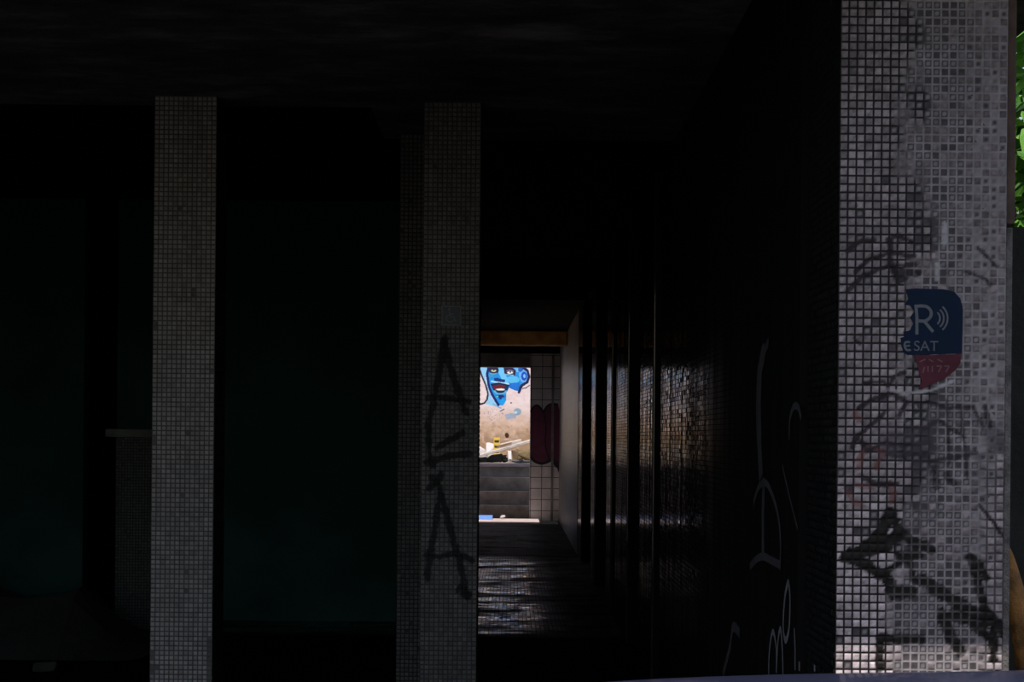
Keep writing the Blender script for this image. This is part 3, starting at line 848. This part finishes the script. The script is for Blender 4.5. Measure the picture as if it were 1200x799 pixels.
thin_strokes = [  # thin dark scrawls
    ([(993, 294), (1008, 282), (1023, 281)], 5), ([(1003, 318), (1020, 303), (1043, 297), (1072, 300)], 4), ([(993, 341), (1012, 322), (1040, 312), (1072, 310)], 4), ([(1040, 281), (1052, 276), (1068, 283)], 4),
    ([(1044, 283), (1042, 305), (1052, 330), (1062, 325)], 5), ([(1046, 318), (1076, 320)], 6), ([(1146, 290), (1158, 302), (1168, 312)], 3), ([(1130, 318), (1154, 326), (1160, 334)], 2.5),
    ([(1006, 478), (1022, 468), (1046, 462), (1062, 470), (1054, 486)], 4), ([(998, 524), (1003, 512), (1018, 500), (1036, 484)], 4), ([(1006, 514), (1018, 528), (1032, 520), (1060, 522), (1090, 518)], 4), ([(1060, 530), (1084, 534)], 6),
    ([(1012, 448), (1036, 447), (1042, 458)], 3), ([(1040, 532), (1060, 535)], 5), ([(1086, 470), (1110, 478), (1140, 476), (1152, 500)], 3), ([(1080, 505), (1100, 492), (1130, 512)], 3), ([(1088, 540), (1120, 536), (1144, 530)], 4),
    ([(1096, 548), (1098, 570)], 8), ([(1108, 556), (1118, 566)], 8), ([(1154, 476), (1160, 500)], 5), ([(1012, 560), (1030, 568), (1050, 566)], 5), ([(1110, 470), (1112, 545)], 2.5), ([(1126, 480), (1134, 560)], 2.5),
    ([(1148, 592), (1164, 612), (1182, 638)], 3), ([(1040, 455), (1048, 440), (1060, 436)], 3), ([(1000, 395), (1008, 404)], 2)]
red_strokes = [([(1003, 484), (1006, 492)], 6), ([(1004, 540), (1010, 530), (1006, 548)], 5), ([(1026, 548), (1036, 530)], 5), ([(994, 576), (1000, 590), (1010, 592)], 4), ([(1042, 566), (1048, 578), (1044, 588)], 6), ([(1020, 524), (1034, 528)], 5), ([(1004, 568), (1022, 572)], 4)]
white_drips = [([(1107, 262), (1107, 284)], 5), ([(1098, 310), (1098, 326)], 4), ([(1040, 456), (1060, 461), (1090, 458), (1118, 446)], 2)]
def right_fn(C, R, x, z, H, s):
    px, py = pxl(x, z)
    r, r2, r3 = hash2(C, R, s + 5), hash2(C, R, s + 6), hash2(C, R, s + 7)
    cx, cz = pxl((C + .5) * PITCH, (R + .5) * PITCH)
    big = fbm(cx / 90, cz / 160, s + 1)
    d = fbm(x * 7, z * 4, s + 9)
    d2 = fbm(x * 120, z * 120, s + 4, 3)
    # where tiles have been chipped out: mostly the middle columns
    mid = np.clip((cx - 1062 + np.clip((cz - 560) / 60, 0, 1) * 22) / 14, 0, 1)
    w = 0.05 + mid * 0.72 + (big - 0.5) * 0.7 * mid
    w = np.where(cx > 1168, 0.45 - 0.35 * np.clip((cz - 420) / 80, 0, 1), w)
    w = np.where((cx > 1150) & (cz > 590), 0.35, w)
    w = np.where((cx > 1135) & (cz < 120), w * 0.5, w)
    gone = (r < w)
    gone &= (H >= 0)
    lit = (0.7 + 0.6 * r2) * (0.35 + 1.2 * d2) * (1.05 - 0.42 * d)  # tile tone, varied at random and dulled by dirt
    tile = np.array((0.285, 0.240, 0.246))[None, None] * lit[..., None]
    pale = np.clip((px - 1066 + (fbm(px / 30, py / 40, 5) - 0.5) * 90 - np.clip((640 - py) / 60, 0, 1) * 0 + np.clip((py - 600) / 60, 0, 1) * 25) / 22, 0, 1)
    pale *= 0.55 + 0.45 * fbm(px / 25, py / 25, 8)
    br = np.clip((px - 1146) / 10, 0, 1) * np.clip((py - 500) / 60, 0, 1)
    pale = pale * (1 - 0.72 * br)
    tile = tile * (1 - 0.42 * pale + 0.25 * br)[..., None]
    low_left = np.clip((cz - 520) / 150, 0, 1) * np.clip((1075 - cx) / 60, 0, 1)  # tiles get brighter towards the lower left
    tile = tile * (1 + 0.85 * low_left)[..., None]
    f = np.maximum(np.abs(x / PITCH - C - .5), np.abs(z / PITCH - R - .5))
    centre = np.where((f < 0.25) & (r3 > 0.35), 1.0, 0.0)
    hole = np.array((0.060, 0.052, 0.056))[None, None] * (0.6 + 0.9 * d2)[..., None]
    hole = hole + (np.array((0.17, 0.155, 0.16))[None, None] * (centre * (0.2 + r3 * 0.8))[..., None])
    ring = np.clip((f - 0.27) / 0.05, 0, 1) * np.clip((px - 1134 + (r2 - 0.5) * 30) / 16, 0, 1) * (0.5 + 0.5 * d2)
    hole = hole * (1 - ring[..., None]) + np.array((0.27, 0.235, 0.24))[None, None] * ring[..., None]
    col = np.where(gone[..., None], hole, tile)
    # joints: dark and open to the left, pale cement to the right
    g = np.array((0.014, 0.012, 0.013))[None, None] * (1 - pale[..., None]) + np.array((0.30, 0.265, 0.27))[None, None] * pale[..., None]
    g = g * (0.7 + 0.6 * d2)[..., None]
    col = np.where((H > 0.5)[..., None], col, g)
    dh = np.where(gone, -1.25, 0.0)
    wob = (fbm(px / 6, py / 6, 21) - 0.5)
    for L, c, a in ((red_strokes, (0.115, 0.036, 0.030), 0.6), (thin_strokes, (0.018, 0.013, 0.015), 0.92), (dark_strokes, (0.013, 0.011, 0.010), 1.0), (white_drips, (0.42, 0.40, 0.41), 0.7)):
        for pts, wd in L:
            dd = seg_dist(px, py, pts) + wob * (2 + wd * 0.35)
            m = np.clip((wd * 0.52 + (0.7 if wd < 7 else 0.0) - dd) / 1.6 + 0.5, 0, 1) * a
            m = np.where(H > 0.5, m, m * np.where(pale > 0.35, 0.72, 1.0))
            col = col * (1 - m[..., None]) + np.array(c) * m[..., None]
    smear = np.clip((fbm(px / 28, py / 16, 60) - 0.5) * 5, 0, 1) * np.clip(1 - np.abs(py - 520) / 70, 0, 1) * np.clip((px - 1010) / 40, 0, 1) * 0.78
    col = col * (1 - smear[..., None]) + np.array((0.05, 0.043, 0.05)) * smear[..., None]
    return col, dh
rp = pillar('tiled_pillar', 'wide foreground mosaic pillar at the right with graffiti and a torn sticker', xr0, 20, 20, YP, CE, right_fn,
            plain_tiles((0.016, 0.017, 0.017), (0.006, 0.006, 0.006), 0.5, lambda C, R, r: r > 0.8), 4, 400)
# its left flank is as dark as the wall behind it; a rusty strip runs down the right corner
rst = box('corner_strip', 0.2005, 0.226, -0.185, -0.12, 1.87, 2.74, M['rust'], rp, bevel=0.004)
rst['label'] = 'rusty brown strip down the right corner'
rend = box('render_edge', 0.2005, 0.217, -0.198, -0.10, 0.02, 1.86, M['cement_edge'], rp, bevel=0.004)
rend['label'] = 'rough grey cement edge'

# torn sticker
YS = YP - 0.0028
def stk_poly(name, pts, mat, parent, org, lift, th=0.0006):
    bm = bmesh.new()
    vs = [bm.verts.new(at(px, py, YP) * 1.0 - org) for px, py in pts]
    for v in vs: v.co.y = -lift
    f = bm.faces.new(vs)
    r = bmesh.ops.extrude_face_region(bm, geom=[f])
    for v in [q for q in r['geom'] if isinstance(q, bmesh.types.BMVert)]: v.co.y += th
    return done(name, bm, mat, parent)
org = at(1093, 396, YP); org.y = YS
stk = empty('torn_sticker', org, 'torn navy and crimson sticker with a white R on the foreground pillar', 'sticker')
top = [(1061, 339), (1072, 338), (1106, 339), (1118, 342), (1125, 350), (1128, 362), (1127.5, 385), (1127, 414), (1095, 415), (1063, 416), (1059, 413), (1056, 406), (1055, 396), (1061, 394), (1058, 389), (1066, 387), (1070, 379), (1066, 372), (1071, 365), (1066, 358), (1060, 357), (1064, 350)]
stk_poly('upper_sheet', top, M['stk_blue'], stk, org, 0.0006)
low = [(1071, 416), (1095, 416), (1126, 415), (1125, 426), (1119, 434), (1106, 444), (1091, 450), (1081, 455), (1076, 456), (1080, 447), (1077, 438), (1075, 428)]
stk_poly('lower_sheet', low, M['stk_red'], stk, org, 0.0006)
def spt(px, py, l=0.0014):
    v = at(px, py, YP) - org; v.y = -l; return v
bm = bmesh.new()
sw = 0.0075
ribbon(bm, [spt(1073, 360), spt(1074, 372), spt(1074, 385), spt(1074, 392)], sw, (0, -1, 0))
ribbon(bm, smooth_path([spt(1071, 359), spt(1084, 359), spt(1090, 364), spt(1090, 371), spt(1084, 376), spt(1076, 376)], 5), sw, (0, -1, 0), 0.0002)
ribbon(bm, [spt(1083, 377), spt(1088, 383), spt(1093, 389)], sw, (0, -1, 0), 0.0004)
done('letter_r', bm, M['stk_white'], stk)
for rr in (9, 13.5, 18):
    bm = bmesh.new()
    ribbon(bm, [spt(1092 + rr * math.cos(a), 373 + rr * math.sin(a)) for a in np.linspace(-0.85, 0.85, 12)], 0.0042, (0, -1, 0))
    done('signal_wave', bm, M['stk_white'], stk)
def text(name, s, px, py, size, mat, parent):
    cu = bpy.data.curves.new(name, 'FONT'); cu.body = s; cu.size = size; cu.extrude = 0.0002; cu.align_x = 'LEFT'
    o = bpy.data.objects.new(name, cu); COL.objects.link(o)
    cu.materials.append(mat); o.parent = parent
    bpy.context.view_layer.update()
    me = bpy.data.meshes.new_from_object(o.evaluated_get(bpy.context.evaluated_depsgraph_get()))
    bpy.data.objects.remove(o)
    o = bpy.data.objects.new(name, me); COL.objects.link(o); o.parent = parent
    o.location = spt(px, py, 0.0012); o.rotation_euler = (math.pi / 2, 0, 0)
    return o
text('lettering', 'SAT', 1070, 411, 0.0345, M['stk_white'], stk)
bm = bmesh.new()
ribbon(bm, smooth_path([spt(1066, 401), spt(1061, 401), spt(1059.5, 405), spt(1062, 410), spt(1067, 410)], 4), 0.005, (0, -1, 0))
ribbon(bm, [spt(1060, 405.5), spt(1066, 405)], 0.004, (0, -1, 0))
done('torn_letter', bm, M['stk_white'], stk)
bm = bmesh.new()
for (a, b, c2, d2) in ((1077, 424, 1084, 421), (1088, 421, 1093, 424), (1098, 421, 1104, 424), (1081, 437, 1083, 430), (1087, 436, 1087, 429), (1092, 436, 1092, 429), (1097, 429, 1103, 429), (1103, 429, 1099, 436), (1106, 429, 1112, 429), (1112, 429, 1108, 436)):
    ribbon(bm, [spt(a, b), spt(c2, d2)], 0.003, (0, -1, 0))
fm = plain('faded pink print', (0.11, 0.045, 0.055), 0.6, 0.2, 30, 0)
o = done('faded_print', bm, fm, stk); o['label'] = 'worn unreadable pale print'

# low tiled stump behind the left pillar
YSt = 11.75
P_ = at(136, 515, YSt)
sp = empty('tiled_stump', (P_.x + 0.2, YSt + 0.2, 0), 'low broken tiled counter end standing behind the left pillar', 'counter')
nr = 66
fn = plain_tiles((0.085, 0.10, 0.092), (0.022, 0.026, 0.024), 0.4, lambda C, R, r: (r > 0.985) | ((C < 2) & (R > 62)) | ((C == 0) & (r > 0.75)))
f = link('tile_facing', tile_face('tile_facing', 20, nr, 3, fn, 500, x_off=-0.2), M['tilepaint'], sp); f.location = (0, -0.2, 0)
bm = bmesh.new(); add_box(bm, -0.198, 0.2, -0.197, 0.2, 0, nr * PITCH); done('counter_core', bm, M['core'], sp)
box('cap_slab', -0.27, 0.22, -0.225, 0.22, nr * PITCH, nr * PITCH + 0.055, plain('greenish cement cap', (0.10, 0.115, 0.10), 0.9, 0.4, 9, 0.4), sp, bevel=0.01)

# rubble on the dark floor at the left
heap_bm = bmesh.new()
n = 26
hv = {}
for i in range(n):
    for j in range(14):
        x = -4.6 + i * 0.10; y = 10.1 + j * 0.11
        ex = min(i, n - 1 - i) / 6.0; ey = min(j, 13 - j) / 4.0
        z = 0.34 * min(1, ex) * min(1, ey) * (0.5 + 0.9 * float(fbm(np.array(x * 3.0), np.array(y * 3.0), 9)))
        if x > -2.75: z *= max(0.0, 1 - (x + 2.75) / 0.55)
        hv[i, j] = heap_bm.verts.new((x, y, z))
for i in range(n - 1):
    for j in range(13):
        heap_bm.faces.new((hv[i, j], hv[i + 1, j], hv[i + 1, j + 1], hv[i, j + 1]))
o = done('rubble_heap', heap_bm, M['rubble_dark']); tag(o, 'dark heap of debris on the floor at the left before the green wall', 'rubble', kind='stuff')
o = chunk('broken_brick', at(52, 790, 9.6), 0.10, plain('dusty brick', (0.02, 0.02, 0.018), .9, .3, 9), 61, squash=(1.5, .8, .6))
o.location.z = 0.0; tag(o, 'small dusty brick piece lying at the very bottom left', 'brick')

# ------------------------------------------------------------------ outside, right of the pillar
wg = box('wall_garden', 1.42, 5.0, 5.35, 5.6, -0.04, 2.02, M['wall_shade']); tag(wg, kind='structure')
def leafy(name, label, c, r, n, seed, hgt, big=1.0):
    e = empty(name, (c[0], c[1], -0.04), label, 'tree')
    rr = random.Random(seed)
    bm = bmesh.new()
    add_tube(bm, [(0, 0, 0), (0.04, 0.02, hgt * 0.4), (-0.03, 0.05, hgt * 0.75), (0, 0, hgt)], [0.08, 0.065, 0.05, 0.03], 10)
    for k in range(9):
        a = rr.uniform(0, 6.28); z0 = hgt * rr.uniform(0.55, 0.95)
        add_tube(bm, [(0, 0, z0), (math.cos(a) * r * .5, math.sin(a) * r * .5, z0 + .2), (math.cos(a) * r * .85, math.sin(a) * r * .85, z0 + rr.uniform(.1, .5))], [0.025, 0.018, 0.008], 6)
    done('trunk', bm, M['bark'], e, smooth=True)
    bm = bmesh.new()
    for k in range(n):
        v = Vector((rr.gauss(0, 1), rr.gauss(0, 1), rr.gauss(0, 1))).normalized() * r * rr.uniform(0.45, 1.0)
        v.z *= 1.1; v.z += hgt
        L = rr.uniform(0.09, 0.16) * big; W = L * 0.42
        R = Matrix.Rotation(rr.uniform(0, 6.28), 4, 'Z') @ Matrix.Rotation(rr.uniform(-0.4, 1.3), 4, 'Y') @ Matrix.Rotation(rr.uniform(-.6, .6), 4, 'X')
        pts = [(0, 0, 0), (L * .3, W / 2, .012), (L * .65, W * .42, .008), (L, 0, -.02), (L * .65, -W * .42, .008), (L * .3, -W / 2, .012)]
        q = [bm.verts.new(R @ Vector(p) + v) for p in pts]
        bm.faces.new((q[0], q[1], q[2], q[3])); bm.faces.new((q[0], q[3], q[4], q[5]))
    me = bpy.data.meshes.new('foliage'); bm.to_mesh(me); bm.free()
    link('foliage', me, M['leaf'], e)
    return e
leafy('leafy_tree', 'bright green leafy tree outside at the right edge behind the pillar', (2.75, 7.2), 0.85, 2600, 3, 2.35)

leafy('evergreen_bush', 'dark green bush farther back behind the bright leafy tree', (4.2, 10.5), 1.75, 5200, 9, 2.5, 2.4)

dp = empty('dry_palm', (1.66, 4.75, -0.04), 'dry orange brown leaf blades rising beside the foreground pillar', 'plant')
def blade(pts, w):
    bm = bmesh.new()
    P = smooth_path(pts, 6)
    prev = None
    for i, p in enumerate(P):
        t = i / (len(P) - 1)
        ww = w * math.sin(math.pi * min(0.98, 0.12 + t * 0.86)) ** 0.8
        d = (P[min(i + 1, len(P) - 1)] - P[max(i - 1, 0)]).normalized()
        s = Vector((0, -1, 0)).cross(d).normalized()
        row = [bm.verts.new(p + s * ww * k + Vector((0, abs(k) * ww * .35, 0))) for k in (-1, -.5, 0, .5, 1)]
        if prev:
            for a in range(4): bm.faces.new((prev[a], prev[a + 1], row[a + 1], row[a]))
        prev = row
    me_o = done('leaf_blade', bm, M['dry_leaf'], dp, smooth=True)
    sm = me_o.modifiers.new('thickness', 'SOLIDIFY'); sm.thickness = 0.003
    return me_o
b0 = dp.location
def rel(px, py, Y): return at(px, py, Y) - b0
blade([(0, 0, 0), rel(1222, 900, 4.7), rel(1204, 760, 4.62), rel(1190, 690, 4.6), rel(1181, 640, 4.6)], 0.035)
blade([(0.02, 0, 0), (0.12, -0.02, 0.4), (0.26, -0.05, 0.75), (0.42, -0.05, 0.95)], 0.04)
blade([(-0.02, 0.03, 0), (-0.02, 0.10, 0.3), (0.05, 0.2, 0.6), (0.16, 0.28, 0.75)], 0.04)

# ------------------------------------------------------------------ parked car along the kerb
car = empty('parked_car', (1.9, 2.0, -0.02), 'dark blue car bonnet edge at the bottom right in front of the pillar', 'car')
def loft(bm, secs):
    rings = [[bm.verts.new(p) for p in s] for s in secs]
    for a, b in zip(rings[:-1], rings[1:]):
        for k in range(len(a)): bm.faces.new((a[k], a[(k + 1) % len(a)], b[(k + 1) % len(b)], b[k]))
    bm.faces.new(rings[0][::-1]); bm.faces.new(rings[-1])
def sec(x, hw, z0, z1):
    z1 = z1 + 0.026
    # closed body section: sill, bulging flank, shoulder, gently crowned top
    pr = [(0.90, z0), (0.98, z0 + 0.10), (1.0, z0 + (z1 - z0) * 0.55), (0.985, z1 - 0.10), (0.95, z1 - 0.035), (0.86, z1 - 0.008), (0.5, z1 + 0.004), (0, z1 + 0.008)]
    R = [(hw * a, b) for a, b in pr]
    Lh = [(-a, b) for a, b in R[-2::-1]]
    return [Vector((x, y, z)) for y, z in R + Lh]
bm = bmesh.new()
X = lambda wx: wx - car.location.x
loft(bm, [sec(X(-0.52), .62, .35, .62), sec(X(-0.46), .74, .25, .78), sec(X(-0.36), .80, .22, .865), sec(X(-0.15), .84, .20, .935), sec(X(0.14), .85, .20, .972), sec(X(0.52), .86, .20, .985), sec(X(0.88), .86, .20, .99), sec(X(1.1), .87, .20, 1.01), sec(X(2.4), .87, .20, 1.02), sec(X(3.2), .86, .22, 1.0), sec(X(3.62), .80, .25, .93), sec(X(3.72), .68, .35, .80)])
body = done('body', bm, M['car'], car, smooth=True)
ss = body.modifiers.new('smooth', 'SUBSURF'); ss.levels = 2; ss.render_levels = 2
bm = bmesh.new()
def cab(x, hw, z0, z1, t=0.8):
    pr = [(1.0, z0), (0.94, z0 + (z1 - z0) * .5), (t, z1 - 0.03), (t - 0.1, z1), (0, z1 + .015)]
    R = [(hw * a, b) for a, b in pr]
    return [Vector((x, y, z)) for y, z in R + [(-a, b) for a, b in R[-2::-1]]]
loft(bm, [cab(X(1.02), .74, .97, 1.0), cab(X(1.35), .76, .97, 1.26), cab(X(1.75), .77, .97, 1.46), cab(X(2.6), .77, .97, 1.48), cab(X(3.1), .75, .97, 1.36), cab(X(3.45), .72, .95, 1.0)])
done('cabin_glass', bm, M['glass'], car, smooth=True)
box('roof_panel', X(1.8), X(2.7), -0.58, 0.58, 1.465, 1.51, M['car'], car, bevel=0.02)
for wx in (0.28, 2.9):
    for sy in (-1, 1):
        bm = bmesh.new()
        bmesh.ops.create_cone(bm, cap_ends=True, segments=32, radius1=0.31, radius2=0.31, depth=0.19, matrix=Matrix.Translation((X(wx), sy * 0.775, 0.31)) @ Matrix.Rotation(math.pi / 2, 4, 'X'))
        w_ = done('wheel', bm, M['rubber'], car, bevel=0.02)
        bm = bmesh.new()
        bmesh.ops.create_cone(bm, cap_ends=True, segments=24, radius1=0.19, radius2=0.16, depth=0.02, matrix=Matrix.Translation((X(wx), sy * 0.877, 0.31)) @ Matrix.Rotation(-sy * math.pi / 2, 4, 'X'))
        done('hubcap', bm, M['chrome'], w_)
for sy in (-1, 1):
    bm = bmesh.new()
    bmesh.ops.create_uvsphere(bm, u_segments=16, v_segments=10, radius=1, matrix=Matrix.Translation((X(-0.40), sy * 0.56, 0.70)) @ Matrix.Diagonal((0.09, 0.16, 0.075, 1)))
    done('headlamp', bm, M['lamp_glass'], car, smooth=True)

# ------------------------------------------------------------------ light
EL, AZ = math.radians(55), math.radians(8)      # sun height; it comes from behind the street and a little from the left
sd = bpy.data.lights.new('sun', 'SUN'); sd.energy = 5.2; sd.angle = math.radians(0.6); sd.color = (1.0, 0.95, 0.89)
so = bpy.data.objects.new('sun', sd); COL.objects.link(so)
dirv = Vector((math.sin(AZ) * math.cos(EL), math.cos(AZ) * math.cos(EL), -math.sin(EL)))
so.rotation_euler = dirv.to_track_quat('-Z', 'Y').to_euler()
so.location = (-3, -10, 15)

w = bpy.data.worlds.new('sky'); SC.world = w
w.use_nodes = True
nt = w.node_tree
bg = nt.nodes['Background']
sky = nt.nodes.new('ShaderNodeTexSky')
sky.sky_type = 'NISHITA'
sky.sun_disc = False
sky.sun_elevation = EL
sky.sun_rotation = math.pi + AZ
sky.air_density = 1.0; sky.dust_density = 2.0; sky.ozone_density = 1.0
nt.links.new(sky.outputs[0], bg.inputs[0])
bg.inputs['Strength'].default_value = 0.17

# ------------------------------------------------------------------ camera
cd = bpy.data.cameras.new('camera')
cd.sensor_fit = 'HORIZONTAL'; cd.sensor_width = 36.0
cd.lens = 36.0 * F / 1200.0
cd.clip_start = 0.05; cd.clip_end = 200
cam = bpy.data.objects.new('camera', cd); COL.objects.link(cam)
cam.location = (0, 0, HC)
cam.rotation_euler = (Matrix.Rotation(math.pi / 2, 3, 'X') @ Matrix.Rotation(TH, 3, 'Z')).to_euler()
# the eye looks level; the frame is shifted up (principal point 600, 511), turned with the roll
du, dv = 600.0 - VX, 399.5 - VY
cd.shift_x = du / 1200.0
cd.shift_y = -dv / 1200.0
SC.camera = cam

vs = SC.view_settings
vs.view_transform = 'Standard'
vs.look = 'None'
vs.gamma = 1.0
vs.exposure = 0.0
vs.use_curve_mapping = False
